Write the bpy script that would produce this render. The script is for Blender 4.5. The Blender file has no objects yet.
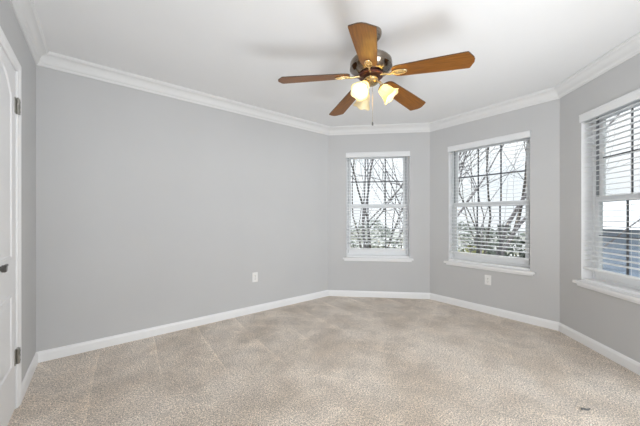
import bpy, bmesh, math, random
import numpy as np
from mathutils import Vector, Matrix

random.seed(7)
SC = bpy.context.scene
COL = SC.collection

# ------------------------------------------------------------------ camera
TH = 0.6724                       # long wall direction seen from the camera
CAMX, CAMY, CAMZ = 0.383, -3.060, 1.13
cam_d = bpy.data.cameras.new('camera')
cam = bpy.data.objects.new('camera', cam_d)
COL.objects.link(cam)
cam.location = (CAMX, CAMY, CAMZ)
cam.rotation_euler = (math.pi / 2, 0, -TH)
cam_d.sensor_width = 36.0
cam_d.lens = 277.65 * 36.0 / 640.0
cam_d.shift_y = 4.3 / 640.0
cam_d.clip_start = 0.02
SC.camera = cam

# ------------------------------------------------------------------ exposure, world, large lights
SC.view_settings.view_transform = 'Standard'
SC.view_settings.look = 'None'
SC.view_settings.gamma = 1.0
SC.view_settings.use_curve_mapping = False
SC.view_settings.exposure = 1.0
SC.cycles.use_denoising = True
SC.cycles.max_bounces = 10
SC.cycles.diffuse_bounces = 6
SC.cycles.transparent_max_bounces = 24
SC.cycles.sample_clamp_indirect = 4.0

SKY_HORIZON, SKY_ZENITH = 0.60, 5.0
W = bpy.data.worlds.new('overcast_sky')
SC.world = W
W.use_nodes = True
nt = W.node_tree
nt.nodes.clear()
wo = nt.nodes.new('ShaderNodeOutputWorld')
bg = nt.nodes.new('ShaderNodeBackground')
tc = nt.nodes.new('ShaderNodeTexCoord')
nz = nt.nodes.new('ShaderNodeTexNoise')
nz.inputs['Scale'].default_value = 2.2
nz.inputs['Detail'].default_value = 5
cr = nt.nodes.new('ShaderNodeValToRGB')
cr.color_ramp.elements[0].position = 0.3
cr.color_ramp.elements[0].color = (0.80, 0.86, 0.92, 1)
cr.color_ramp.elements[1].position = 0.7
cr.color_ramp.elements[1].color = (1.0, 1.0, 1.0, 1)
nt.links.new(tc.outputs['Generated'], nz.inputs['Vector'])
nt.links.new(nz.outputs['Fac'], cr.inputs['Fac'])
nt.links.new(cr.outputs['Color'], bg.inputs['Color'])
# overcast sky: brightest overhead, dimmest at the horizon
sx = nt.nodes.new('ShaderNodeSeparateXYZ')
nt.links.new(tc.outputs['Generated'], sx.inputs[0])
mr = nt.nodes.new('ShaderNodeMapRange')
mr.inputs['From Min'].default_value = 0.0
mr.inputs['From Max'].default_value = 1.0
mr.inputs['To Min'].default_value = SKY_HORIZON
mr.inputs['To Max'].default_value = SKY_ZENITH
pw = nt.nodes.new('ShaderNodeMath')
pw.operation = 'POWER'
pw.inputs[1].default_value = 2.3
pw.use_clamp = True
nt.links.new(sx.outputs['Z'], pw.inputs[0])
nt.links.new(pw.outputs[0], mr.inputs['Value'])
nt.links.new(mr.outputs['Result'], bg.inputs['Strength'])
nt.links.new(bg.outputs['Background'], wo.inputs['Surface'])


def area_light(name, loc, direction, sx, sy, power, color=(1, 1, 1), portal=False, spread=math.pi):
    d = bpy.data.lights.new(name, 'AREA')
    d.shape = 'RECTANGLE'
    d.size, d.size_y = sx, sy
    d.energy = power
    d.color = color
    d.spread = spread
    if portal:
        d.cycles.is_portal = True
    o = bpy.data.objects.new(name, d)
    COL.objects.link(o)
    o.location = loc
    o.rotation_euler = Vector(direction).to_track_quat('-Z', 'Z').to_euler()
    return o


# added fill lights, shining into the room through the opening behind the camera
area_light('fill_light', (1.60, -6.60, 1.30), (0.0, 1, 0.0), 2.8, 2.2, 54, (0.90, 0.955, 1.0))
area_light('side_fill_light', (-0.35, -5.10, 1.30), (0.85, 1, 0.0), 1.5, 2.0, 26, (0.90, 0.955, 1.0))
# fill lamp added beside the camera, bounced off the ceiling
area_light('bounce_fill_light', (1.40, -3.12, 0.40), (0.0, 0.0, 1), 1.5, 0.45, 18.5, (0.90, 0.955, 1.0))

# ------------------------------------------------------------------ room plan
Q = math.sqrt(0.5)
S1, S2, S3 = 1.416, 1.383, 1.400
LAB = 2.968
CEIL = 2.415
T = 0.16
PA = Vector((0, 0))
PB = Vector((LAB, 0))
PC = PB + Vector((Q, -Q)) * S1
PD = PC + Vector((0, -1)) * S2
PE = PD + Vector((-Q, -Q)) * S3
PF = Vector((0, PE.y))
PTS = [PA, PB, PC, PD, PE, PF]
SIDES = ['north', 'northeast', 'east', 'southeast', 'south', 'west']


class Wall:
    def __init__(s, i):
        n = len(PTS)
        s.p0, s.p1 = PTS[i], PTS[(i + 1) % n]
        s.len = (s.p1 - s.p0).length
        s.d = (s.p1 - s.p0).normalized()
        s.n = Vector((s.d.y, -s.d.x))          # towards the room

    def at(s, u, off, z):
        p = s.p0 + s.d * u + s.n * off
        return Vector((p.x, p.y, z))


WALLS = [Wall(i) for i in range(6)]
for i, w in enumerate(WALLS):
    a, b = WALLS[i - 1], WALLS[(i + 1) % 6]
    w.m0 = (a.n + w.n) / (1 + a.n.dot(w.n))
    w.m1 = (w.n + b.n) / (1 + w.n.dot(b.n))
W_AB, W_BC, W_CD, W_DE, W_S, W_W = WALLS

for nm, w in (('portal_a', W_BC), ('portal_b', W_CD), ('portal_c', W_DE)):
    area_light(nm, w.at(0.70, -0.165, 1.31), (w.n.x, w.n.y, 0), 0.876, 1.48, 1, portal=True)

# ------------------------------------------------------------------ materials


def mat(name, color, rough=0.5, metal=0.0, spec=None, coat=0.0, trans=0.0, emit=None, estr=0.0, ior=None):
    m = bpy.data.materials.new(name)
    m.use_nodes = True
    b = m.node_tree.nodes['Principled BSDF']
    b.inputs['Base Color'].default_value = (*color, 1)
    b.inputs['Roughness'].default_value = rough
    b.inputs['Metallic'].default_value = metal
    if spec is not None:
        b.inputs['Specular IOR Level'].default_value = spec
    b.inputs['Coat Weight'].default_value = coat
    b.inputs['Coat Roughness'].default_value = 0.12
    b.inputs['Transmission Weight'].default_value = trans
    if ior:
        b.inputs['IOR'].default_value = ior
    if emit:
        b.inputs['Emission Color'].default_value = (*emit, 1)
        b.inputs['Emission Strength'].default_value = estr
    return m


def nodes(m):
    t = m.node_tree
    return t, t.nodes['Principled BSDF']


def add_noise(m, scale, c0, c1, detail=4, vec='Object', stretch=None, p0=0.3, p1=0.7, bump=0.0, bump_dist=0.002):
    t, b = nodes(m)
    tcn = t.nodes.new('ShaderNodeTexCoord')
    n = t.nodes.new('ShaderNodeTexNoise')
    n.inputs['Scale'].default_value = scale
    n.inputs['Detail'].default_value = detail
    src = tcn.outputs[vec]
    if stretch:
        mp = t.nodes.new('ShaderNodeMapping')
        mp.inputs['Scale'].default_value = stretch
        t.links.new(src, mp.inputs['Vector'])
        src = mp.outputs['Vector']
    t.links.new(src, n.inputs['Vector'])
    r = t.nodes.new('ShaderNodeValToRGB')
    r.color_ramp.elements[0].position = p0
    r.color_ramp.elements[1].position = p1
    r.color_ramp.elements[0].color = (*c0, 1)
    r.color_ramp.elements[1].color = (*c1, 1)
    t.links.new(n.outputs['Fac'], r.inputs['Fac'])
    t.links.new(r.outputs['Color'], b.inputs['Base Color'])
    if bump:
        bn = t.nodes.new('ShaderNodeBump')
        bn.inputs['Strength'].default_value = bump
        bn.inputs['Distance'].default_value = bump_dist
        t.links.new(n.outputs['Fac'], bn.inputs['Height'])
        t.links.new(bn.outputs['Normal'], b.inputs['Normal'])
    return m


M_WALL = add_noise(mat('grey_wall_paint', (0.52, 0.52, 0.52), 0.75, spec=0.25), 1.6,
                   (0.566, 0.566, 0.570), (0.584, 0.584, 0.586))
M_CEIL = add_noise(mat('white_ceiling_paint', (0.80, 0.80, 0.80), 0.9, spec=0.1), 2.0,
                   (0.825, 0.828, 0.835), (0.84, 0.843, 0.85))
M_TRIM = mat('white_trim_paint', (0.88, 0.88, 0.885), 0.38)
M_CROWN = mat('crown_paint', (0.77, 0.77, 0.77), 0.6)
M_DOOR = mat('white_door_paint', (0.85, 0.85, 0.86), 0.42)
M_VINYL = mat('white_vinyl', (0.86, 0.87, 0.88), 0.4)
M_TRACK = mat('grey_track', (0.30, 0.31, 0.32), 0.6)
M_GRILLE = mat('grey_grille', (0.12, 0.125, 0.135), 0.5)
M_SLAT = mat('white_slat', (0.80, 0.81, 0.82), 0.45)
M_CAP = mat('dark_cap', (0.12, 0.12, 0.12), 0.5)
M_CORD = mat('white_cord', (0.8, 0.8, 0.8), 0.8)
M_PLATE = mat('outlet_plastic', (0.86, 0.86, 0.85), 0.35)
M_SLOT = mat('dark_slot', (0.03, 0.03, 0.03), 0.7)
M_NICKEL = mat('satin_nickel', (0.40, 0.39, 0.36), 0.32, 1.0)
M_HANDLE = mat('dark_pewter', (0.16, 0.155, 0.15), 0.28, 1.0)
M_CHROME = add_noise(mat('antique_brass_motor', (0.42, 0.36, 0.29), 0.16, 1.0), 9,
                     (0.13, 0.105, 0.08), (0.36, 0.31, 0.26))
M_BRASS = mat('polished_brass', (0.74, 0.62, 0.40), 0.22, 1.0)
M_ABRASS = mat('antique_brass', (0.50, 0.38, 0.20), 0.25, 1.0)
M_ROTOR = mat('dark_red_brown_metal', (0.10, 0.035, 0.025), 0.35, 0.7)
M_WOOD = add_noise(mat('walnut_blade', (0.3, 0.13, 0.04), 0.32, spec=0.2, coat=0.07), 6.0,
                   (0.14, 0.048, 0.008), (0.27, 0.108, 0.018), stretch=(1.2, 14, 6), p0=0.25, p1=0.75)
M_EDGE = mat('dark_blade_edge', (0.06, 0.03, 0.015), 0.5)
M_BULB = mat('lit_bulb', (1, 0.9, 0.7), 0.4, emit=(1.0, 0.71, 0.25), estr=130)
M_BULB_OFF = mat('unlit_bulb', (0.85, 0.85, 0.83), 0.25)


def glass_mat(name, tint, refl):
    m = bpy.data.materials.new(name)
    m.use_nodes = True
    t = m.node_tree
    t.nodes.clear()
    o = t.nodes.new('ShaderNodeOutputMaterial')
    tr = t.nodes.new('ShaderNodeBsdfTransparent')
    tr.inputs['Color'].default_value = (*tint, 1)
    gl = t.nodes.new('ShaderNodeBsdfGlossy')
    gl.inputs['Roughness'].default_value = 0.02
    fr = t.nodes.new('ShaderNodeFresnel')
    fr.inputs['IOR'].default_value = refl
    mx = t.nodes.new('ShaderNodeMixShader')
    t.links.new(fr.outputs['Fac'], mx.inputs['Fac'])
    t.links.new(tr.outputs['BSDF'], mx.inputs[1])
    t.links.new(gl.outputs['BSDF'], mx.inputs[2])
    t.links.new(mx.outputs['Shader'], o.inputs['Surface'])
    return m


M_GLASS = glass_mat('window_glass', (0.97, 0.985, 0.985), 1.25)


def shade_mat(name, color):
    m = bpy.data.materials.new(name)
    m.use_nodes = True
    t = m.node_tree
    t.nodes.clear()
    o = t.nodes.new('ShaderNodeOutputMaterial')
    d = t.nodes.new('ShaderNodeBsdfDiffuse')
    d.inputs['Color'].default_value = (*color, 1)
    tl = t.nodes.new('ShaderNodeBsdfTranslucent')
    tl.inputs['Color'].default_value = (*color, 1)
    gl = t.nodes.new('ShaderNodeBsdfGlossy')
    gl.inputs['Roughness'].default_value = 0.25
    m1 = t.nodes.new('ShaderNodeMixShader')
    m1.inputs['Fac'].default_value = 0.65
    m2 = t.nodes.new('ShaderNodeMixShader')
    m2.inputs['Fac'].default_value = 0.06
    t.links.new(d.outputs['BSDF'], m1.inputs[1])
    t.links.new(tl.outputs['BSDF'], m1.inputs[2])
    t.links.new(m1.outputs['Shader'], m2.inputs[1])
    t.links.new(gl.outputs['BSDF'], m2.inputs[2])
    t.links.new(m2.outputs['Shader'], o.inputs['Surface'])
    return m


M_SHADE = shade_mat('frosted_glass_shade', (0.92, 0.86, 0.66))


def carpet_mat():
    m = mat('beige_carpet', (0.45, 0.38, 0.31), 0.95, spec=0.05)
    t, b = nodes(m)
    N, L = t.nodes, t.links
    b.inputs['Sheen Weight'].default_value = 0.25
    b.inputs['Sheen Roughness'].default_value = 0.5
    tcn = N.new('ShaderNodeTexCoord')
    P = tcn.outputs['Object']

    def noise(scale, detail=3, rough=0.6, src=P):
        n = N.new('ShaderNodeTexNoise')
        n.inputs['Scale'].default_value = scale
        n.inputs['Detail'].default_value = detail
        n.inputs['Roughness'].default_value = rough
        L.new(src, n.inputs['Vector'])
        return n

    def math_(op, a, bb):
        q = N.new('ShaderNodeMath')
        q.operation = op
        for k, v in enumerate((a, bb)):
            if isinstance(v, (int, float)):
                q.inputs[k].default_value = v
            else:
                L.new(v, q.inputs[k])
        return q.outputs[0]

    def ramp(src, p0, p1, v0, v1):
        r = N.new('ShaderNodeMapRange')
        r.inputs['From Min'].default_value = p0
        r.inputs['From Max'].default_value = p1
        r.inputs['To Min'].default_value = v0
        r.inputs['To Max'].default_value = v1
        r.interpolation_type = 'SMOOTHSTEP'
        L.new(src, r.inputs['Value'])
        return r.outputs['Result']

    tuft = noise(140, 4, 0.75)
    grain = noise(70, 3, 0.65)
    patch = noise(2.1, 3, 0.55)
    big = noise(0.8, 2, 0.5)
    # vacuum strokes: warped straight bands, each set where its own mask lets it show

    def strokes(angle, scale, warp, mask_scale, lo, hi, power):
        mp = N.new('ShaderNodeMapping')
        mp.inputs['Rotation'].default_value = (0, 0, angle)
        L.new(P, mp.inputs['Vector'])
        wv = N.new('ShaderNodeTexWave')
        wv.wave_type = 'BANDS'
        wv.bands_direction = 'X'
        wv.wave_profile = 'SAW'
        wv.inputs['Scale'].default_value = scale
        wv.inputs['Distortion'].default_value = warp
        wv.inputs['Detail'].default_value = 1.5
        wv.inputs['Detail Scale'].default_value = 0.8
        L.new(mp.outputs['Vector'], wv.inputs['Vector'])
        mk = ramp(noise(mask_scale, 1, 0.4, mp.outputs['Vector']).outputs['Fac'], lo, hi, 0, 1)
        return math_('MULTIPLY', math_('POWER', wv.outputs['Fac'], power), mk)

    s1 = strokes(0.05, 0.80, 0.7, 1.2, 0.40, 0.52, 3.0)
    s2 = strokes(-0.85, 0.75, 1.2, 1.5, 0.46, 0.56, 3.5)
    s3 = strokes(1.15, 0.95, 1.0, 1.4, 0.50, 0.58, 4.0)
    crease = strokes(-0.45, 1.4, 3.0, 2.6, 0.55, 0.62, 12.0)
    line1 = strokes(0.05, 0.80, 0.7, 1.1, 0.42, 0.50, 22.0)
    line2 = strokes(-0.60, 0.62, 2.2, 2.1, 0.52, 0.58, 18.0)
    # the long strokes start at the bare wall and fade out towards the middle of the room
    sep = N.new('ShaderNodeSeparateXYZ')
    L.new(P, sep.inputs[0])
    wob = math_('ADD', sep.outputs['Y'], math_('MULTIPLY', big.outputs['Fac'], 0.9))
    near = ramp(wob, -1.05, -0.25, 0.0, 1.0)
    s1 = math_('MULTIPLY', s1, near)
    line1 = math_('MULTIPLY', line1, near)
    mott = noise(6.5, 5, 0.7)
    v = ramp(tuft.outputs['Fac'], 0.32, 0.68, 0.40, 1.55)
    v = math_('MULTIPLY', v, ramp(grain.outputs['Fac'], 0.3, 0.7, 0.78, 1.20))
    v = math_('MULTIPLY', v, ramp(mott.outputs['Fac'], 0.34, 0.66, 0.90, 1.09))
    v = math_('MULTIPLY', v, ramp(patch.outputs['Fac'], 0.36, 0.64, 0.93, 1.07))
    sm = math_('ADD', math_('MULTIPLY', s1, 0.16), math_('MULTIPLY', s2, 0.14))
    sm = math_('ADD', sm, math_('MULTIPLY', s3, 0.14))
    sm = math_('ADD', sm, math_('MULTIPLY', line1, 0.26))
    sm = math_('ADD', sm, math_('MULTIPLY', line2, 0.24))
    sm = math_('SUBTRACT', sm, math_('MULTIPLY', crease, 0.22))
    v = math_('MULTIPLY', v, math_('ADD', 1.50, sm))
    tone = N.new('ShaderNodeValToRGB')
    tone.color_ramp.elements[0].color = (0.46, 0.392, 0.325, 1)
    tone.color_ramp.elements[1].color = (0.495, 0.442, 0.388, 1)
    tone.color_ramp.elements[0].position = 0.35
    tone.color_ramp.elements[1].position = 0.65
    L.new(patch.outputs['Fac'], tone.inputs['Fac'])
    mul = N.new('ShaderNodeVectorMath')
    mul.operation = 'SCALE'
    L.new(tone.outputs['Color'], mul.inputs[0])
    L.new(v, mul.inputs['Scale'])
    L.new(mul.outputs['Vector'], b.inputs['Base Color'])
    bp = N.new('ShaderNodeBump')
    bp.inputs['Strength'].default_value = 0.8
    bp.inputs['Distance'].default_value = 0.008
    hsum = math_('ADD', tuft.outputs['Fac'], math_('MULTIPLY', grain.outputs['Fac'], 0.8))
    L.new(hsum, bp.inputs['Height'])
    L.new(bp.outputs['Normal'], b.inputs['Normal'])
    return m


M_CARPET = carpet_mat()
M_BARK = add_noise(mat('grey_bark', (0.11, 0.10, 0.10), 0.9), 9, (0.07, 0.063, 0.067), (0.13, 0.12, 0.124))
M_BARK_B = add_noise(mat('brown_bark', (0.11, 0.10, 0.10), 0.9), 9, (0.035, 0.030, 0.027), (0.065, 0.054, 0.045))
M_LEAF_Y = mat('yellow_green_leaf', (0.13, 0.13, 0.04), 0.6)
M_LEAF_D = mat('dark_green_leaf', (0.03, 0.042, 0.026), 0.6)
M_GROUND = add_noise(mat('winter_lawn', (0.3, 0.3, 0.25), 0.95), 0.35, (0.055, 0.055, 0.035), (0.20, 0.20, 0.19), p0=0.45, p1=0.58)
M_SIDING = mat('blue_grey_siding', (0.20, 0.25, 0.33), 0.6)
M_ROOF = add_noise(mat('pale_grey_shingle', (0.3, 0.31, 0.32), 0.9), 14, (0.30, 0.31, 0.32), (0.40, 0.41, 0.42))
M_HTRIM = mat('house_trim', (0.55, 0.57, 0.58), 0.5)
M_HGLASS = mat('house_window_pane', (0.08, 0.09, 0.10), 0.1)

# ------------------------------------------------------------------ mesh helpers


class MB:
    def __init__(s):
        s.v, s.f, s.mi = [], [], []

    def add(s, verts, faces, mi=0):
        o = len(s.v)
        s.v += [tuple(p) for p in verts]
        s.f += [tuple(o + k for k in f) for f in faces]
        s.mi += [mi] * len(faces)

    def box(s, x0, x1, y0, y1, z0, z1, mx=None, mi=0):
        pts = [Vector((x, y, z)) for z in (z0, z1) for y in (y0, y1) for x in (x0, x1)]
        if mx:
            pts = [mx @ p for p in pts]
        s.add(pts, [(0, 2, 3, 1), (4, 5, 7, 6), (0, 1, 5, 4), (2, 6, 7, 3), (0, 4, 6, 2), (1, 3, 7, 5)], mi)

    def wbox(s, w, u0, u1, o0, o1, z0, z1, mi=0):
        pts = [w.at(u, o, z) for z in (z0, z1) for o in (o0, o1) for u in (u0, u1)]
        s.add(pts, [(0, 2, 3, 1), (4, 5, 7, 6), (0, 1, 5, 4), (2, 6, 7, 3), (0, 4, 6, 2), (1, 3, 7, 5)], mi)

    def tube(s, pts, radii, seg=8, cap=True, mi=0):
        pts = [Vector(p) for p in pts]
        rings = []
        prev = None
        for i, p in enumerate(pts):
            a = pts[max(i - 1, 0)]
            b = pts[min(i + 1, len(pts) - 1)]
            t = (b - a).normalized()
            if prev is None:
                prev = t.orthogonal().normalized()
            nrm = (prev - t * prev.dot(t))
            nrm = nrm.normalized() if nrm.length > 1e-6 else t.orthogonal().normalized()
            prev = nrm
            bi = t.cross(nrm)
            r = radii[i] if hasattr(radii, '__len__') else radii
            rings.append([p + nrm * (math.cos(q) * r) + bi * (math.sin(q) * r)
                          for q in [2 * math.pi * k / seg for k in range(seg)]])
        vs = [v for r in rings for v in r]
        fs = []
        for i in range(len(rings) - 1):
            for k in range(seg):
                k2 = (k + 1) % seg
                fs.append((i * seg + k, i * seg + k2, (i + 1) * seg + k2, (i + 1) * seg + k))
        if cap:
            fs.append(tuple(range(seg))[::-1])
            fs.append(tuple((len(rings) - 1) * seg + k for k in range(seg)))
        s.add(vs, fs, mi)

    def lathe(s, prof, seg=40, mx=None, mi=0, wave=None):
        vs = []
        for j, (r, z) in enumerate(prof):
            for k in range(seg):
                a = 2 * math.pi * k / seg
                rr, zz = r, z
                if wave:
                    rr, zz = wave(j, a, r, z)
                p = Vector((rr * math.cos(a), rr * math.sin(a), zz))
                vs.append(mx @ p if mx else p)
        fs = []
        for j in range(len(prof) - 1):
            for k in range(seg):
                k2 = (k + 1) % seg
                fs.append((j * seg + k, j * seg + k2, (j + 1) * seg + k2, (j + 1) * seg + k))
        s.add(vs, fs, mi)

    def prism(s, outline, z0, z1, mx=None, mi=0):
        n = len(outline)
        pts = [Vector((x, y, z0)) for x, y in outline] + [Vector((x, y, z1)) for x, y in outline]
        if mx:
            pts = [mx @ p for p in pts]
        s.add(pts, [tuple(range(n))[::-1], tuple(range(n, 2 * n))] +
              [(i, (i + 1) % n, n + (i + 1) % n, n + i) for i in range(n)], mi)

    def build(s, name, mats, parent=None, smooth=None, bevel=None, origin=None):
        me = bpy.data.meshes.new(name)
        base = Vector((0, 0, 0))
        if parent is not None:
            base = Vector((0, 0, 0))
            q = parent
            while q is not None:
                base = base + q.location
                q = q.parent
        elif origin is not None:
            base = Vector(origin)
        me.from_pydata([tuple(Vector(p) - base) for p in s.v], [], s.f)
        if not isinstance(mats, (list, tuple)):
            mats = [mats]
        for m in mats:
            me.materials.append(m)
        me.polygons.foreach_set('material_index', s.mi)
        bm = bmesh.new()
        bm.from_mesh(me)
        bmesh.ops.remove_doubles(bm, verts=bm.verts, dist=1e-6)
        bmesh.ops.recalc_face_normals(bm, faces=bm.faces)
        bm.to_mesh(me)
        bm.free()
        if smooth:
            me.polygons.foreach_set('use_smooth', [True] * len(me.polygons))
            me.set_sharp_from_angle(angle=math.radians(smooth))
        o = bpy.data.objects.new(name, me)
        COL.objects.link(o)
        if parent is not None:
            o.parent = parent
        else:
            o.location = base
        if bevel:
            b = o.modifiers.new('bevel', 'BEVEL')
            b.width = bevel
            b.segments = 2
            b.limit_method = 'ANGLE'
        return o


def tag(o, label=None, cat=None, group=None, kind=None):
    if label:
        o['label'] = label
    if cat:
        o['category'] = cat
    if group:
        o['group'] = group
    if kind:
        o['kind'] = kind
    return o


def empty(name, loc):
    o = bpy.data.objects.new(name, None)
    o.empty_display_size = 0.1
    o.location = loc
    COL.objects.link(o)
    bpy.context.view_layer.update()
    return o


def structure(o, label, cat):
    return tag(o, label, cat, None, 'structure')


# ------------------------------------------------------------------ walls, floor, ceiling


def build_wall(w, name, hole, label):
    mb = MB()
    us = [0.0] + ([hole[0], hole[1]] if hole else []) + [w.len]
    zs = [0.0] + ([z for z in (hole[2], hole[3]) if z > 0] if hole else []) + [CEIL]

    def pt(u, z, back):
        if not back:
            return w.at(u, 0, z)
        if u == 0.0:
            p = w.p0 - w.m0 * T
        elif u == w.len:
            p = w.p1 - w.m1 * T
        else:
            p = w.p0 + w.d * u - w.n * T
        return Vector((p.x, p.y, z))

    def inhole(i, j):
        if not hole:
            return False
        uc, zc = (us[i] + us[i + 1]) / 2, (zs[j] + zs[j + 1]) / 2
        return hole[0] < uc < hole[1] and hole[2] < zc < hole[3]

    nu, nz_ = len(us) - 1, len(zs) - 1
    for i in range(nu):
        for j in range(nz_):
            if inhole(i, j):
                continue
            for bk in (0, 1):
                q = [pt(us[i], zs[j], bk), pt(us[i + 1], zs[j], bk), pt(us[i + 1], zs[j + 1], bk), pt(us[i], zs[j + 1], bk)]
                mb.add(q, [(0, 1, 2, 3)])
            for (di, dj, e) in ((-1, 0, (0, 3)), (1, 0, (1, 2)), (0, -1, (0, 1)), (0, 1, (3, 2))):
                a, b2 = i + di, j + dj
                outside = not (0 <= a < nu and 0 <= b2 < nz_)
                if outside or inhole(a, b2):
                    c = [(us[i], zs[j]), (us[i + 1], zs[j]), (us[i + 1], zs[j + 1]), (us[i], zs[j + 1])]
                    (ua, za), (ub, zb) = c[e[0]], c[e[1]]
                    mb.add([pt(ua, za, 0), pt(ub, zb, 0), pt(ub, zb, 1), pt(ua, za, 1)], [(0, 1, 2, 3)],
                           0 if outside else 1)
    o = mb.build(name, [M_WALL, M_TRIM])
    return structure(o, label, 'wall')


WIN = (0.262, 1.138, 0.560, 2.045)
DOOR = (0.662, 1.292, 0.0, 1.992)
build_wall(W_AB, 'wall_north', None, 'long bare pale grey wall with one outlet, left of the windows')
build_wall(W_BC, 'wall_northeast', WIN, 'grey wall behind the fan around the farthest window')
build_wall(W_CD, 'wall_east', WIN, 'grey wall around the middle window with an outlet below')
build_wall(W_DE, 'wall_southeast', WIN, 'grey wall at right edge around the nearest window')
build_wall(W_S, 'wall_south', (0.06, W_S.len - 0.30, 0.0, 2.08), 'unseen wall behind the camera with wide opening added for the fill lights')  # wide opening added to let the fill lights in
build_wall(W_W, 'wall_west', (W_W.len - DOOR[1], W_W.len - DOOR[0], 0.0, DOOR[3]), 'narrow strip of grey wall beside the white door')


def room_slab(name, z0, z1, m, label, cat, grow):
    mb = MB()
    pts = []
    for w in WALLS:
        p = w.p0 - w.m0 * grow
        pts.append((p.x, p.y))
    mb.prism(pts, z0, z1)
    return structure(mb.build(name, m), label, cat)


room_slab('floor', -0.12, 0.0, M_CARPET, 'beige cut pile carpet floor with vacuum marks', 'floor', T)
room_slab('ceiling', CEIL, CEIL + 0.1, M_CEIL, 'white ceiling with soft shadows of the fan', 'ceiling', T)


# unseen shell added around the fill lights, keeps sky light out of the opening
HX0, HX1, HY0, HY1 = -0.6, 3.8, -7.2, PE.y - T
mb = MB()
mb.box(HX0 - T, HX0, HY0, HY1, 0, CEIL)
mb.box(HX1, HX1 + T, HY0, HY1, 0, CEIL)
mb.box(HX0 - T, HX1 + T, HY0 - T, HY0, 0, CEIL)
mb.box(HX0 - T, 0.0 - T * 0.4, HY1, HY1 + T, 0, CEIL)
mb.box(PE.x, HX1 + T, HY1, HY1 + T, 0, CEIL)
structure(mb.build('wall_light_shell', M_WALL), 'grey walls of the unseen shell added around the fill lights', 'wall')
mb = MB()
mb.box(HX0 - T, HX1 + T, HY0 - T, HY1, -0.12, 0)
structure(mb.build('floor_light_shell', M_CARPET), 'beige carpet of the unseen shell added around the fill lights', 'floor')
mb = MB()
mb.box(HX0 - T, HX1 + T, HY0 - T, HY1, CEIL, CEIL + 0.1)
structure(mb.build('ceiling_light_shell', M_CEIL), 'white ceiling of the unseen shell added around the fill lights', 'ceiling')


def sweep(w, prof, name, m, label, cat, u0=None, u1=None, smooth=None):
    """profile of (offset, z) along a wall, mitred at the room corners unless cut at u0 / u1"""
    def end(which, off, z):
        if which == 0:
            p = w.p0 + w.m0 * off if u0 is None else w.p0 + w.d * u0 + w.n * off
        else:
            p = w.p1 + w.m1 * off if u1 is None else w.p0 + w.d * u1 + w.n * off
        return (p.x, p.y, z)
    n = len(prof)
    mb = MB()
    mb.add([end(0, a, b) for a, b in prof] + [end(1, a, b) for a, b in prof],
           [tuple(range(n)), tuple(range(n, 2 * n))[::-1]] + [(i, (i + 1) % n, n + (i + 1) % n, n + i) for i in range(n)])
    return structure(mb.build(name, m, smooth=smooth), label, cat)


cove = [(0.024 + 0.044 * (1 - math.cos(a)), -0.076 + 0.052 * math.sin(a))
        for a in [math.pi / 2 * k / 7 for k in range(8)]]
CROWN = [(0.0, -0.104), (0.009, -0.104), (0.013, -0.096), (0.013, -0.090), (0.020, -0.084)] + cove + \
        [(0.072, -0.018), (0.078, -0.012), (0.078, 0.0), (0.0, 0.0)]
CROWN = [(a, CEIL + b) for a, b in CROWN]
BASE = [(0, 0), (0.014, 0), (0.014, 0.062), (0.011, 0.070), (0.009, 0.078), (0.004, 0.084), (0, 0.084)]
cl = ['above the long bare wall', 'above the farthest window', 'above the middle window', 'above the nearest window',
      'behind the camera', 'above the white door']
for i, w in enumerate(WALLS):
    sweep(w, CROWN, 'trim_%d' % (i + 1), M_CROWN, 'white cove crown moulding ' + cl[i], 'crown moulding', smooth=35)
bl = {0: 'along the long bare wall', 1: 'under the farthest window', 2: 'under the middle window', 3: 'under the nearest window'}
for i in range(4):
    sweep(WALLS[i], BASE, 'baseboard_' + SIDES[i], M_TRIM, 'low white baseboard ' + bl[i], 'baseboard')
sweep(W_W, BASE, 'baseboard_west', M_TRIM, 'short white baseboard between the corner and door casing', 'baseboard',
      u0=W_W.len - 0.5995)

# ------------------------------------------------------------------ door on the left


class DoorFrame:
    """coordinates measured from the room corner towards the camera"""
    def at(s, t, off, z):
        return Vector((off, -t, z))


DF = DoorFrame()
# casing: three mitred members with a stepped profile
CP = [(0.0, 0.0), (0.0, 0.004), (0.008, 0.008), (0.018, 0.009), (0.030, 0.014), (0.048, 0.015), (0.056, 0.012), (0.058, 0.0)]
mb = MB()
i0, i1, zt = DOOR[0] - 0.004, DOOR[1] + 0.004, DOOR[3] + 0.002
n = len(CP)
path = [lambda k: (i0 - k, 0.0), lambda k: (i0 - k, zt + k), lambda k: (i1 + k, zt + k), lambda k: (i1 + k, 0.0)]
vs, fs = [], []
for pf in path:
    for k, off in CP:
        t_, z_ = pf(k)
        vs.append(DF.at(t_, off, z_))
for a in range(3):
    for k in range(n):
        k2 = (k + 1) % n
        fs.append((a * n + k, a * n + k2, (a + 1) * n + k2, (a + 1) * n + k))
fs += [tuple(range(n)), tuple(range(3 * n, 4 * n))]
mb.add(vs, fs)
structure(mb.build('trim_7', M_TRIM), 'white stepped casing around the white door', 'door casing')

door = empty('door_1', DF.at(DOOR[0], 0, 0))
structure(door, 'white moulded panel door at the left edge with dark lever', 'door')
d0, d1, dz0, dz1 = DOOR[0] + 0.004, DOOR[1] - 0.003, 0.012, DOOR[3] - 0.004
mb = MB()
mb.wbox(DF, d0, d1, -0.036, -0.001, dz0, dz1)
leaf = mb.build('door_leaf', M_DOOR, door, bevel=0.002)


def panel_outline(t0, t1, z0, z1, arch):
    pts = [(t0, z0), (t1, z0)]
    if not arch:
        return pts + [(t1, z1), (t0, z1)]
    zs_ = z1 - arch
    for k in range(15):                       # eyebrow arch from right shoulder to left
        f = k / 14
        t_ = t1 + (t0 - t1) * f
        pts.append((t_, zs_ + arch * math.sin(math.pi * f)))
    return pts


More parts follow.
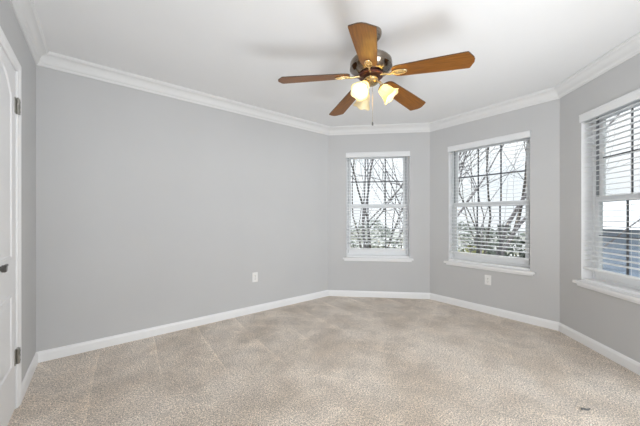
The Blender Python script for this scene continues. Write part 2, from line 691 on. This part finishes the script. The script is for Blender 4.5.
def inset(pts, dd):
    n_ = len(pts)
    out = []
    for k in range(n_):
        a, b, c = Vector(pts[k - 1]), Vector(pts[k]), Vector(pts[(k + 1) % n_])
        e1, e2 = (b - a).normalized(), (c - b).normalized()
        n1, n2 = Vector((-e1.y, e1.x)), Vector((-e2.y, e2.x))
        mt = (n1 + n2) / (1 + n1.dot(n2))
        p = b + mt * dd
        out.append((p.x, p.y))
    return out


for (z0, z1, arch) in ((0.90, 1.918, 0.115), (0.285, 0.70, 0)):
    ol = panel_outline(0.790, 1.176, z0, z1, arch)
    mb = MB()
    lv = [(0.0, -0.001), (0.004, 0.006), (0.010, 0.007), (0.018, 0.001), (0.030, 0.001), (0.050, 0.005)]
    rings = [[DF.at(a, off, b) for a, b in inset(ol, dd)] for dd, off in lv]
    n = len(ol)
    vs = [p for r in rings for p in r]
    fs = []
    for a in range(len(rings) - 1):
        for k in range(n):
            fs.append((a * n + k, a * n + (k + 1) % n, (a + 1) * n + (k + 1) % n, (a + 1) * n + k))
    fs.append(tuple((len(rings) - 1) * n + k for k in range(n)))
    fs.append(tuple(range(n))[::-1])
    mb.add(vs, fs)
    mb.build('door_panel', M_DOOR, leaf)

for hz in (1.785, 0.31):
    mb = MB()
    tk = DOOR[0] + 0.002
    for k in range(5):
        mb.tube([DF.at(tk, 0.0085, hz - 0.045 + 0.018 * k + 0.001), DF.at(tk, 0.0085, hz - 0.045 + 0.018 * (k + 1) - 0.001)], 0.0075, 12)
    mb.tube([DF.at(tk, 0.0085, hz + 0.045), DF.at(tk, 0.0085, hz + 0.052)], [0.006, 0.003], 12)
    mb.wbox(DF, tk + 0.003, tk + 0.030, -0.001, 0.003, hz - 0.045, hz + 0.045)
    mb.wbox(DF, tk - 0.018, tk - 0.003, 0.0, 0.0165, hz - 0.045, hz + 0.045)
    hg = mb.build('hinge', M_NICKEL, door, smooth=40)
    hg['label'] = 'satin nickel door hinge'
    sc = MB()
    for zz in (-0.028, 0.0, 0.028):
        sc.tube([DF.at(tk - 0.010, 0.0166, hz + zz), DF.at(tk - 0.010, 0.0174, hz + zz)], 0.004, 10)
    sc.build('screw', M_SLOT, hg)

# lever handle
lz, lt = 0.902, 1.228
mb = MB()
R90 = Matrix.Translation(DF.at(lt, 0, lz)) @ Matrix.Rotation(math.pi / 2, 4, 'Y')
mb.lathe([(0.0, -0.001), (0.034, -0.001), (0.034, 0.004), (0.030, 0.009), (0.014, 0.013), (0.011, 0.016), (0.011, 0.046), (0.016, 0.048),
          (0.017, 0.058), (0.013, 0.063), (0.0, 0.064)], 28, R90)
lev = mb.build('lever_handle', M_HANDLE, door, smooth=40)
lev['label'] = 'dark metal lever handle'
mb = MB()
cpts, crad = [], []
for k in range(11):
    f = k / 10
    cpts.append(DF.at(lt - 0.125 * f, 0.053 - 0.010 * f * f, lz + 0.010 * math.sin(f * math.pi * 0.9) - 0.004 * f))
    crad.append(0.009 - 0.0055 * f)
mb.tube(cpts, crad, 12)
mb.build('lever', M_HANDLE, lev, smooth=50)

# ------------------------------------------------------------------ windows and blinds
wl = ['farthest window straight behind the fan, its blind lowered', 'middle window, bare branches behind its blind',
      'nearest window cut by the right edge of the picture']
bl = ['white slatted blind lowered over the farthest window, behind the fan',
      'white slatted blind lowered over the middle window above an outlet',
      'white slatted blind on the nearest window at the right edge']


def ring(mb, w, u0, u1, z0, z1, o0, o1, bw, bt=None, bb=None, mi=0):
    bt = bw if bt is None else bt
    bb = bw if bb is None else bb
    mb.wbox(w, u0, u0 + bw, o0, o1, z0, z1, mi)
    mb.wbox(w, u1 - bw, u1, o0, o1, z0, z1, mi)
    mb.wbox(w, u0 + bw, u1 - bw, o0, o1, z0, z0 + bb, mi)
    mb.wbox(w, u0 + bw, u1 - bw, o0, o1, z1 - bt, z1, mi)


def make_window(i, w):
    u0, u1, z0, z1 = WIN
    win = empty('window_%d' % (i + 1), w.at(0.70, -0.08, 0.56))
    structure(win, wl[i], 'window')
    mb = MB()
    ring(mb, w, u0 + 0.001, u1 - 0.001, z0 + 0.024, z1 - 0.001, -0.158, -0.088, 0.020)
    mb.build('window_frame', M_VINYL, win, bevel=0.002)
    mb = MB()
    for ua, ub in ((u0 + 0.0215, u0 + 0.0275), (u1 - 0.0275, u1 - 0.0215)):
        mb.wbox(w, ua, ub, -0.150, -0.104, z0 + 0.046, z1 - 0.023)
    tr = mb.build('jamb_track', M_TRACK, win)
    tr['label'] = 'dark grey jamb track'
    mid = 1.287
    for nm, za, zb, o0, o1, bt, bb in (('upper_sash', mid - 0.022, z1 - 0.023, -0.148, -0.122, 0.036, 0.045),
                                       ('lower_sash', z0 + 0.046, mid + 0.026, -0.118, -0.090, 0.048, 0.062)):
        ua, ub = u0 + 0.028, u1 - 0.028
        mb = MB()
        ring(mb, w, ua, ub, za, zb, o0, o1, 0.034, bt, bb)
        sash = mb.build(nm, M_VINYL, win, bevel=0.003)
        oc = (o0 + o1) / 2
        g = MB()
        g.wbox(w, ua + 0.0345, ub - 0.0345, oc - 0.003, oc + 0.003, za + bb + 0.0005, zb - bt - 0.0005)
        g.build('window_pane', M_GLASS, sash)
        g = MB()
        ga, gb, gz0, gz1 = ua + 0.034, ub - 0.034, za + bb, zb - bt
        for k in (1, 2):
            uc = ga + (gb - ga) * k / 3
            g.wbox(w, uc - 0.008, uc + 0.008, oc + 0.0035, oc + 0.0095, gz0, gz1)
        zc = (gz0 + gz1) / 2
        g.wbox(w, ga, gb, oc + 0.0038, oc + 0.0092, zc - 0.008, zc + 0.008)
        gr = g.build('window_grille', M_GRILLE, sash)
        gr['label'] = 'thin dark grey grille bars'
    # sash lock
    mb = MB()
    mb.wbox(w, 0.68, 0.72, -0.089, -0.079, mid + 0.006, mid + 0.020)
    mb.build('sash_lock', M_VINYL, win, bevel=0.002)
    # stool and apron
    mb = MB()
    mb.wbox(w, 0.213, 1.187, 0.0008, 0.040, 0.532, 0.558)
    mb.wbox(w, u0 + 0.001, u1 - 0.001, -0.155, 0.0008, 0.5605, 0.583)
    mb.wbox(w, u0 + 0.001, u1 - 0.001, -0.06, 0.030, 0.5605, 0.566)
    sill = mb.build('window_sill', M_TRIM, win, bevel=0.003)
    mb = MB()
    mb.wbox(w, 0.233, 1.167, 0.0008, 0.018, 0.508, 0.532)
    mb.build('sill_apron', M_TRIM, win, bevel=0.004)


def make_blind(i, w):
    root = empty('window_blind', w.at(0.70, -0.035, 1.95))
    tag(root, bl[i], 'window blind', 'white window blinds')
    mb = MB()
    mb.wbox(w, 0.255, 1.145, 0.001, 0.013, 1.982, 2.052)
    mb.wbox(w, 0.255, 1.145, 0.001, 0.017, 2.040, 2.052)
    mb.build('valance', M_SLAT, root, bevel=0.002)
    mb = MB()
    mb.wbox(w, 0.268, 1.132, -0.060, -0.008, 1.992, 2.040)
    mb.build('headrail', M_SLAT, root, bevel=0.003)
    # slats: shallow crowned boards tilted slightly down to the room
    mb = MB()
    tilt = math.radians(4.0 if i == 2 else 8.0)
    pitch = 0.0435
    z = 1.966
    zbot = 0.676
    hw = 0.025
    while z > zbot + 0.030:
        prof = []
        for k in range(5):
            x = -hw + 2 * hw * k / 4
            prof.append((x, 0.0018 * (1 - (x / hw) ** 2) + 0.0013))
        for k in range(4, -1, -1):
            x = -hw + 2 * hw * k / 4
            prof.append((x, 0.0018 * (1 - (x / hw) ** 2) - 0.0013))
        pr = [(-0.036 + a * math.cos(tilt) - b * math.sin(tilt) * -1, z + b * math.cos(tilt) - a * math.sin(tilt)) for a, b in prof]
        n = len(pr)
        vs = [w.at(0.272, a, b) for a, b in pr] + [w.at(1.128, a, b) for a, b in pr]
        mb.add(vs, [tuple(range(n)), tuple(range(n, 2 * n))[::-1]] + [(k, (k + 1) % n, n + (k + 1) % n, n + k) for k in range(n)])
        z -= pitch
    mb.build('slats', M_SLAT, root)
    mb = MB()
    mb.wbox(w, 0.272, 1.128, -0.062, -0.010, zbot - 0.010, zbot + 0.010)
    br = mb.build('bottom_rail', M_SLAT, root, bevel=0.003)
    for a, b in ((0.2705, 0.2718), (1.1282, 1.1295)):
        mb = MB()
        mb.wbox(w, a, b, -0.060, -0.012, zbot - 0.009, zbot + 0.009)
        ec = mb.build('rail_cap', M_CAP, br)
        ec['label'] = 'dark end cap'
    mb = MB()
    for u in (0.385, 0.70, 1.015):
        for o in (-0.0625, -0.0095):
            mb.tube([w.at(u, o, 1.993), w.at(u, o, zbot + 0.008)], 0.0009, 5)
    mb.build('ladder_cords', M_CORD, root)
    return root


for i, w in enumerate((W_BC, W_CD, W_DE)):
    make_window(i, w)
    make_blind(i, w)

# ------------------------------------------------------------------ outlets


def outlet(w, u, z, label):
    root = empty('electrical_outlet', w.at(u, 0, z))
    tag(root, label, 'electrical outlet', 'white wall outlets')
    mb = MB()
    mb.wbox(w, u - 0.035, u + 0.035, 0.0005, 0.006, z - 0.0575, z + 0.0575)
    mb.build('cover_plate', M_PLATE, root, bevel=0.003)
    for dz in (-0.0195, 0.0195):
        mb = MB()
        ol = []
        for k in range(20):
            a = 2 * math.pi * k / 20
            ol.append((max(-0.0165, min(0.0165, 0.0195 * math.cos(a))), 0.0145 * math.sin(a)))
        vs = [w.at(u + a, 0.006, z + dz + b) for a, b in ol] + [w.at(u + a, 0.0078, z + dz + b) for a, b in ol]
        mb.add(vs, [tuple(range(20)), tuple(range(20, 40))] + [(k, (k + 1) % 20, 20 + (k + 1) % 20, 20 + k) for k in range(20)])
        rc = mb.build('receptacle', M_PLATE, root)
        mb = MB()
        mb.wbox(w, u - 0.0075, u - 0.0050, 0.0078, 0.0082, z + dz - 0.003, z + dz + 0.006)
        mb.wbox(w, u + 0.0050, u + 0.0075, 0.0078, 0.0082, z + dz - 0.002, z + dz + 0.005)
        mb.tube([w.at(u, 0.0078, z + dz - 0.008), w.at(u, 0.0082, z + dz - 0.008)], 0.0026, 10)
        so = mb.build('socket_holes', M_SLOT, rc)
        so['label'] = 'dark socket holes'
    mb = MB()
    mb.tube([w.at(u, 0.006, z), w.at(u, 0.0072, z)], 0.0035, 12)
    mb.build('screw', M_NICKEL, root)


outlet(W_AB, 1.832, 0.420, 'white outlet low on the long bare wall')
outlet(W_CD, 0.732, 0.392, 'white outlet below the sill of the middle window')

# ------------------------------------------------------------------ ceiling fan
FX, FY = 1.864, -1.768
fan = empty('ceiling_fan', (FX, FY, CEIL))
tag(fan, 'brown five blade ceiling fan with brass motor and three glass lamps', 'ceiling fan')
FM = Matrix.Translation((FX, FY, 0))

mb = MB()
mb.lathe([(0.0, CEIL - 0.0005), (0.074, CEIL - 0.0005), (0.075, CEIL - 0.012), (0.070, CEIL - 0.032), (0.055, CEIL - 0.050), (0.030, CEIL - 0.062), (0.016, CEIL - 0.066), (0.0, CEIL - 0.066)], 40, FM)
mb.build('canopy', M_CHROME, fan, smooth=40)
mb = MB()
mb.tube([(FX, FY, CEIL - 0.064), (FX, FY, 2.240)], 0.012, 16)
mb.build('downrod', M_CHROME, fan, smooth=40)
mb = MB()
mb.lathe([(0.0, 2.244), (0.040, 2.243), (0.060, 2.236), (0.100, 2.232), (0.128, 2.224), (0.142, 2.208), (0.145, 2.190), (0.142, 2.176), (0.146, 2.172),
          (0.146, 2.164), (0.138, 2.156), (0.122, 2.140), (0.102, 2.129), (0.090, 2.124), (0.0, 2.123)], 56, FM)
mb.build('motor_housing', M_CHROME, fan, smooth=35)
mb = MB()
mb.lathe([(0.0, 2.1225), (0.082, 2.122), (0.086, 2.119), (0.086, 2.108), (0.078, 2.102), (0.0, 2.101)], 48, FM)
rt = mb.build('rotor', M_ROTOR, fan, smooth=35)
rt['label'] = 'dark red brown rotor ring'
mb = MB()
mb.lathe([(0.0, 2.1005), (0.046, 2.100), (0.052, 2.096), (0.052, 2.084), (0.046, 2.078), (0.050, 2.074), (0.050, 2.064), (0.040, 2.056),
          (0.022, 2.050), (0.010, 2.047), (0.0, 2.046)], 40, FM)
mb.build('switch_housing', M_ABRASS, fan, smooth=35)

HUBZ = 2.120
BLADES = [(-143.0, 2.052, 0.636), (-70.8, 2.036, 0.640), (1.2, 2.049, 0.638), (71.8, 2.050, 0.634), (145.4, 2.056, 0.644)]
PITCH = math.radians(-10.5)


def blade_outline(r):
    up = [(0.150, 0.0), (0.152, 0.022), (0.160, 0.038), (0.175, 0.050), (0.20, 0.054), (0.40, 0.064), (r - 0.040, 0.071), (r - 0.030, 0.070), (r - 0.004, 0.022), (r, 0.0)]
    return up + [(a, -b) for a, b in up[-2:0:-1]]


for (az, ztip, r) in BLADES:
    droop = math.atan2(HUBZ - ztip, r)
    base = Matrix.Translation((FX, FY, HUBZ)) @ Matrix.Rotation(math.radians(az), 4, 'Z') @ Matrix.Rotation(droop, 4, 'Y')
    mx = base @ Matrix.Rotation(PITCH, 4, 'X')
    mb = MB()
    ol = blade_outline(r)
    mb.prism(ol, 0.0, 0.006)
    bo = bpy.data.objects.new('fan_blade', None)
    # the blade keeps its own axes so that the grain runs along it
    me_o = mb.build('fan_blade', [M_WOOD, M_EDGE])
    bpy.data.objects.remove(bo)
    for p in me_o.data.polygons:
        if abs(p.normal.z) < 0.5:
            p.material_index = 1
    me_o.parent = fan
    me_o.matrix_parent_inverse = Matrix.Identity(4)
    me_o.matrix_basis = Matrix.Translation((-FX, -FY, -CEIL)) @ mx
    # bracket: arm from rotor, then an open oval medallion under the blade
    mb = MB()
    mb.tube([base @ Vector((0.070, 0, -0.002)), base @ Vector((0.105, 0, -0.006)), base @ Vector((0.135, 0, -0.009)), mx @ Vector((0.172, 0, -0.007))],
            [0.010, 0.008, 0.0075, 0.008], 10)
    ring_pts = []
    for k in range(25):
        a = 2 * math.pi * k / 24
        ring_pts.append(mx @ Vector((0.200 + 0.050 * math.cos(a), 0.021 * math.sin(a), -0.0055)))
    mb.tube(ring_pts, 0.0052, 8, cap=False)
    mb.prism([(0.200 + 0.046 * math.cos(2 * math.pi * k / 20), 0.017 * math.sin(2 * math.pi * k / 20)) for k in range(20)], -0.004, -0.0005, mx)
    arm = mb.build('blade_bracket', M_BRASS, fan, smooth=45)
    arm['label'] = 'polished brass blade bracket'
    for dx in (0.185, 0.225):
        sm = MB()
        sm.tube([mx @ Vector((dx, 0, -0.004)), mx @ Vector((dx, 0, -0.008))], [0.005, 0.003], 10)
        sm.build('screw', M_BRASS, arm)

# three lamp arms with tulip shades
SHADE = [(0.018, 0.000), (0.026, 0.001), (0.031, 0.008), (0.034, 0.020), (0.037, 0.036), (0.041, 0.052), (0.046, 0.068), (0.053, 0.082), (0.060, 0.092), (0.064, 0.096)]
for (az, lit, lab) in ((69.5, False, 'unlit frosted glass shade'), (189.5, True, 'glowing frosted glass shade'), (309.5, True, 'glowing frosted glass shade')):
    a = math.radians(az)
    rad = Vector((math.cos(a), math.sin(a), 0))
    c0 = Vector((FX, FY, 0))
    mb = MB()
    p_neck = c0 + rad * 0.070 + Vector((0, 0, 2.028))
    ax = (rad * 0.70 + Vector((0, 0, -0.72))).normalized()
    mb.tube([c0 + rad * 0.040 + Vector((0, 0, 2.068)), c0 + rad * 0.058 + Vector((0, 0, 2.066)), c0 + rad * 0.068 + Vector((0, 0, 2.052)), p_neck], 0.008, 12)
    mxs = Matrix.Translation(p_neck) @ ax.to_track_quat('Z', 'Y').to_matrix().to_4x4()
    mb.lathe([(0.0, -0.010), (0.014, -0.010), (0.022, -0.004), (0.024, 0.004), (0.024, 0.012), (0.019, 0.013), (0.0, 0.013)], 24, mxs)
    arm = mb.build('lamp_arm', M_BRASS, fan, smooth=45)
    mb = MB()

    def wave(j, an, r_, z_):
        f = max(0.0, (j - 5) / 4.0)
        return r_ * (1 + 0.05 * f * f * math.cos(6 * an)), z_ + 0.004 * f * f * math.cos(6 * an)
    mb.lathe(SHADE, 48, mxs @ Matrix.Translation((0, 0, 0.005)), wave=wave)
    sh = mb.build('lamp_shade', M_SHADE, arm, smooth=60)
    sh['label'] = lab
    so = sh.modifiers.new('solid', 'SOLIDIFY')
    so.thickness = 0.0022
    so.offset = -1
    mb = MB()
    mb.lathe([(0.0, 0.013), (0.011, 0.0135), (0.012, 0.026), (0.017, 0.036), (0.0205, 0.048), (0.0195, 0.058), (0.013, 0.066), (0.0, 0.069)], 24, mxs)
    mb.build('bulb', M_BULB if lit else M_BULB_OFF, arm, smooth=60)

# pull chain with its fob
mb = MB()
cx_, cy_ = FX + 0.004, FY - 0.012
mb.tube([(cx_, cy_, 2.052), (cx_, cy_, 1.90), (cx_, cy_, 1.792)], 0.0011, 6)
ch = mb.build('pull_chain', M_BRASS, fan)
mb = MB()
mb.lathe([(0.0, 1.793), (0.003, 1.792), (0.0055, 1.786), (0.0065, 1.776), (0.005, 1.768), (0.0, 1.765)], 16, Matrix.Translation((cx_, cy_, 0)))
fb = mb.build('chain_fob', M_CAP, ch, smooth=50)
fb['label'] = 'dark chain fob'

# ------------------------------------------------------------------ small scrap on the carpet
mb = MB()
rs = random.Random(3)
pts = []
for k in range(9):
    f = k / 8
    pts.append((2.585 + 0.055 * f, -2.745 - 0.022 * f + 0.006 * math.sin(5 * f), 0.006 + 0.004 * math.sin(7 * f)))
mb.tube(pts, [0.002, 0.005, 0.006, 0.004, 0.006, 0.007, 0.005, 0.004, 0.002], 6)
sc_o = mb.build('fabric_scrap', M_CAP, origin=(2.6, -2.75, 0))
tag(sc_o, 'tiny dark scrap lying on the carpet near the right foreground', 'scrap')

# ------------------------------------------------------------------ outdoors
GZ = -2.9
mb = MB()
mb.box(-6, 70, -50, 60, GZ - 0.2, GZ)
structure(mb.build('ground', M_GROUND), 'patchy winter lawn seen through the windows', 'ground')


def grow(mb, rnd, p, d, length, rad, depth, leaves=None):
    n = 4
    pts, rr = [p.copy()], [rad]
    q = p.copy()
    dd = d.copy()
    for k in range(n):
        dd = (dd + Vector((rnd.uniform(-.13, .13), rnd.uniform(-.13, .13), rnd.uniform(-.04, .12)))).normalized()
        q = q + dd * (length / n)
        pts.append(q.copy())
        rr.append(rad * (1 - 0.45 * (k + 1) / n))
    if pts[-1].x < 5.4:                       # keep clear of the house wall
        return
    mb.tube(pts, rr, 6 if depth > 1 else 4, cap=False)
    if depth == 0:
        return
    kids = 3 if depth >= 3 else rnd.choice((2, 3, 3, 4))
    for k in range(kids):
        f = 1.0 if k == 0 else rnd.uniform(0.35, 0.95)
        i_ = min(n - 1, int(f * n))
        b = pts[i_].lerp(pts[i_ + 1], f * n - i_) if f < 1 else pts[-1]
        t = (pts[min(i_ + 1, n)] - pts[i_]).normalized() if f < 1 else dd
        side = t.orthogonal()
        side.rotate(Matrix.Rotation(rnd.uniform(0, 2 * math.pi), 3, t))
        sp = 0.22 if k == 0 else rnd.uniform(0.45, 0.85)
        nd = (t + side * sp + Vector((0, 0, 0.10))).normalized()
        grow(mb, rnd, b, nd, length * rnd.uniform(0.62, 0.82), rad * (0.55 if k == 0 else 0.42) * rnd.uniform(0.9, 1.1), depth - 1)


def tree(name, x, y, stems, height, rad, lean, seed, label, m, spread=0.35, depth=4):
    rnd = random.Random(seed)
    root = empty(name, (x, y, GZ))
    tag(root, label, 'tree', 'bare trees outside the windows')
    for s in range(stems):
        mb = MB()
        a = 2 * math.pi * (s + rnd.uniform(-.25, .25)) / max(stems, 1)
        d = Vector((math.cos(a) * spread + lean[0], math.sin(a) * spread + lean[1], 1)).normalized()
        grow(mb, rnd, Vector((x + 0.12 * math.cos(a), y + 0.12 * math.sin(a), GZ)), d, height * 0.52, rad * rnd.uniform(0.8, 1.15), depth)
        mb.build('trunk', m, root, smooth=60)


tree('bare_tree', 7.0, 2.4, 4, 7.6, 0.060, (0.02, 0.0), 11, 'leafless grey tree with several stems outside the farthest window', M_BARK, 0.28)
tree('bare_tree', 8.2, 0.6, 3, 8.0, 0.075, (0.10, -0.24), 23, 'leafless leaning tree closest outside the middle window', M_BARK, 0.22)
tree('bare_tree', 10.5, 1.6, 3, 8.0, 0.070, (0.05, -0.12), 31, 'leafless brown tree farther behind the middle window', M_BARK_B, 0.25)
tree('bare_tree', 11.5, 6.5, 3, 8.4, 0.080, (0.0, 0.0), 47, 'leafless brown tree far behind the farthest window', M_BARK_B, 0.30)


def bush(x, y, rx, rz, count, seed, m, label, name='evergreen_bush', grp='hedge bushes outside the windows', leaf=0.16):
    rnd = random.Random(seed)
    root = empty(name, (x, y, GZ))
    tag(root, label, 'bush', grp)
    mb = MB()
    for k in range(5):
        a = 2 * math.pi * k / 5
        mb.tube([(x, y, GZ), (x + 0.3 * rx * math.cos(a), y + 0.3 * rx * math.sin(a), GZ + rz * 0.7),
                 (x + 0.6 * rx * math.cos(a), y + 0.6 * rx * math.sin(a), GZ + rz * 1.3)], [0.06, 0.04, 0.015], 6)
    mb.build('stem', M_BARK_B, root)
    mb = MB()
    for k in range(count):
        v = Vector((rnd.gauss(0, 1), rnd.gauss(0, 1), rnd.gauss(0, 1))).normalized() * rnd.uniform(0.55, 1.0) ** 0.5
        c = Vector((x + v.x * rx, y + v.y * rx, max(GZ + rz + v.z * rz, GZ + 0.1)))
        t = Vector((rnd.gauss(0, 1), rnd.gauss(0, 1), rnd.gauss(0, 1))).normalized()
        b = t.orthogonal().normalized()
        s = leaf * rnd.uniform(0.6, 1.3)
        mb.add([c - t * s, c + b * s * 0.45, c + t * s, c - b * s * 0.45], [(0, 1, 2, 3)])
    mb.build('foliage', m, root)


bush(13.0, 4.2, 1.3, 1.75, 900, 5, M_LEAF_Y, 'yellow green bush behind the farthest window, left of the others')
bush(15.5, 2.0, 1.4, 1.85, 900, 6, M_LEAF_D, 'dark green bush behind the middle window')
bush(17.5, 4.6, 1.8, 1.95, 900, 7, M_LEAF_D, 'dark green bush between the two far windows')
bush(11.6, 1.6, 1.1, 1.45, 900, 8, M_LEAF_Y, 'yellow green low bush behind the middle window')
bush(14.0, 9.0, 2.0, 2.0, 900, 9, M_LEAF_D, 'dark green bush at the left behind the farthest window')

# neighbouring house with lap siding
house = empty('neighbour_house', (17.0, -8.0, GZ))
tag(house, 'blue grey sided house beyond the nearest window', 'house')
hx0, hx1, hy0, hy1, hzt = 13.5, 21.0, -18.0, 0.2, 0.75
mb = MB()
mb.box(hx0 + 0.02, hx1, hy0, hy1, GZ, hzt)
k = 0
z = GZ
while z < hzt - 0.01:
    zz = min(z + 0.18, hzt)
    vs = [(hx0, hy0 - .0, z), (hx0, hy1, z), (hx0 + 0.019, hy1, zz), (hx0 + 0.019, hy0, zz), (hx0 + 0.02, hy1, z), (hx0 + 0.02, hy0, z)]
    mb.add(vs, [(0, 1, 2, 3), (0, 5, 4, 1)])
    z = zz
mb.build('siding_wall', M_SIDING, house)
mb = MB()
vs = []
for yy in (hy0 - 0.4, hy1 + 0.4):
    vs += [(hx0 - 0.4, yy, hzt), (hx1 + 0.4, yy, hzt), ((hx0 + hx1) / 2, yy, hzt + 1.3)]
mb.add(vs, [(0, 1, 2), (3, 5, 4), (0, 2, 5, 3), (1, 4, 5, 2), (0, 3, 4, 1)])
mb.build('roof', M_ROOF, house)
for yc in (-3.6, -8.0):
    mb = MB()
    mb.box(hx0 - 0.04, hx0 + 0.01, yc - 0.55, yc + 0.55, -1.9, -0.4)
    wf = mb.build('house_window', M_HTRIM, house)
    mb = MB()
    mb.box(hx0 - 0.05, hx0 - 0.041, yc - 0.45, yc + 0.45, -1.8, -0.5)
    mb.build('pane', M_HGLASS, wf)
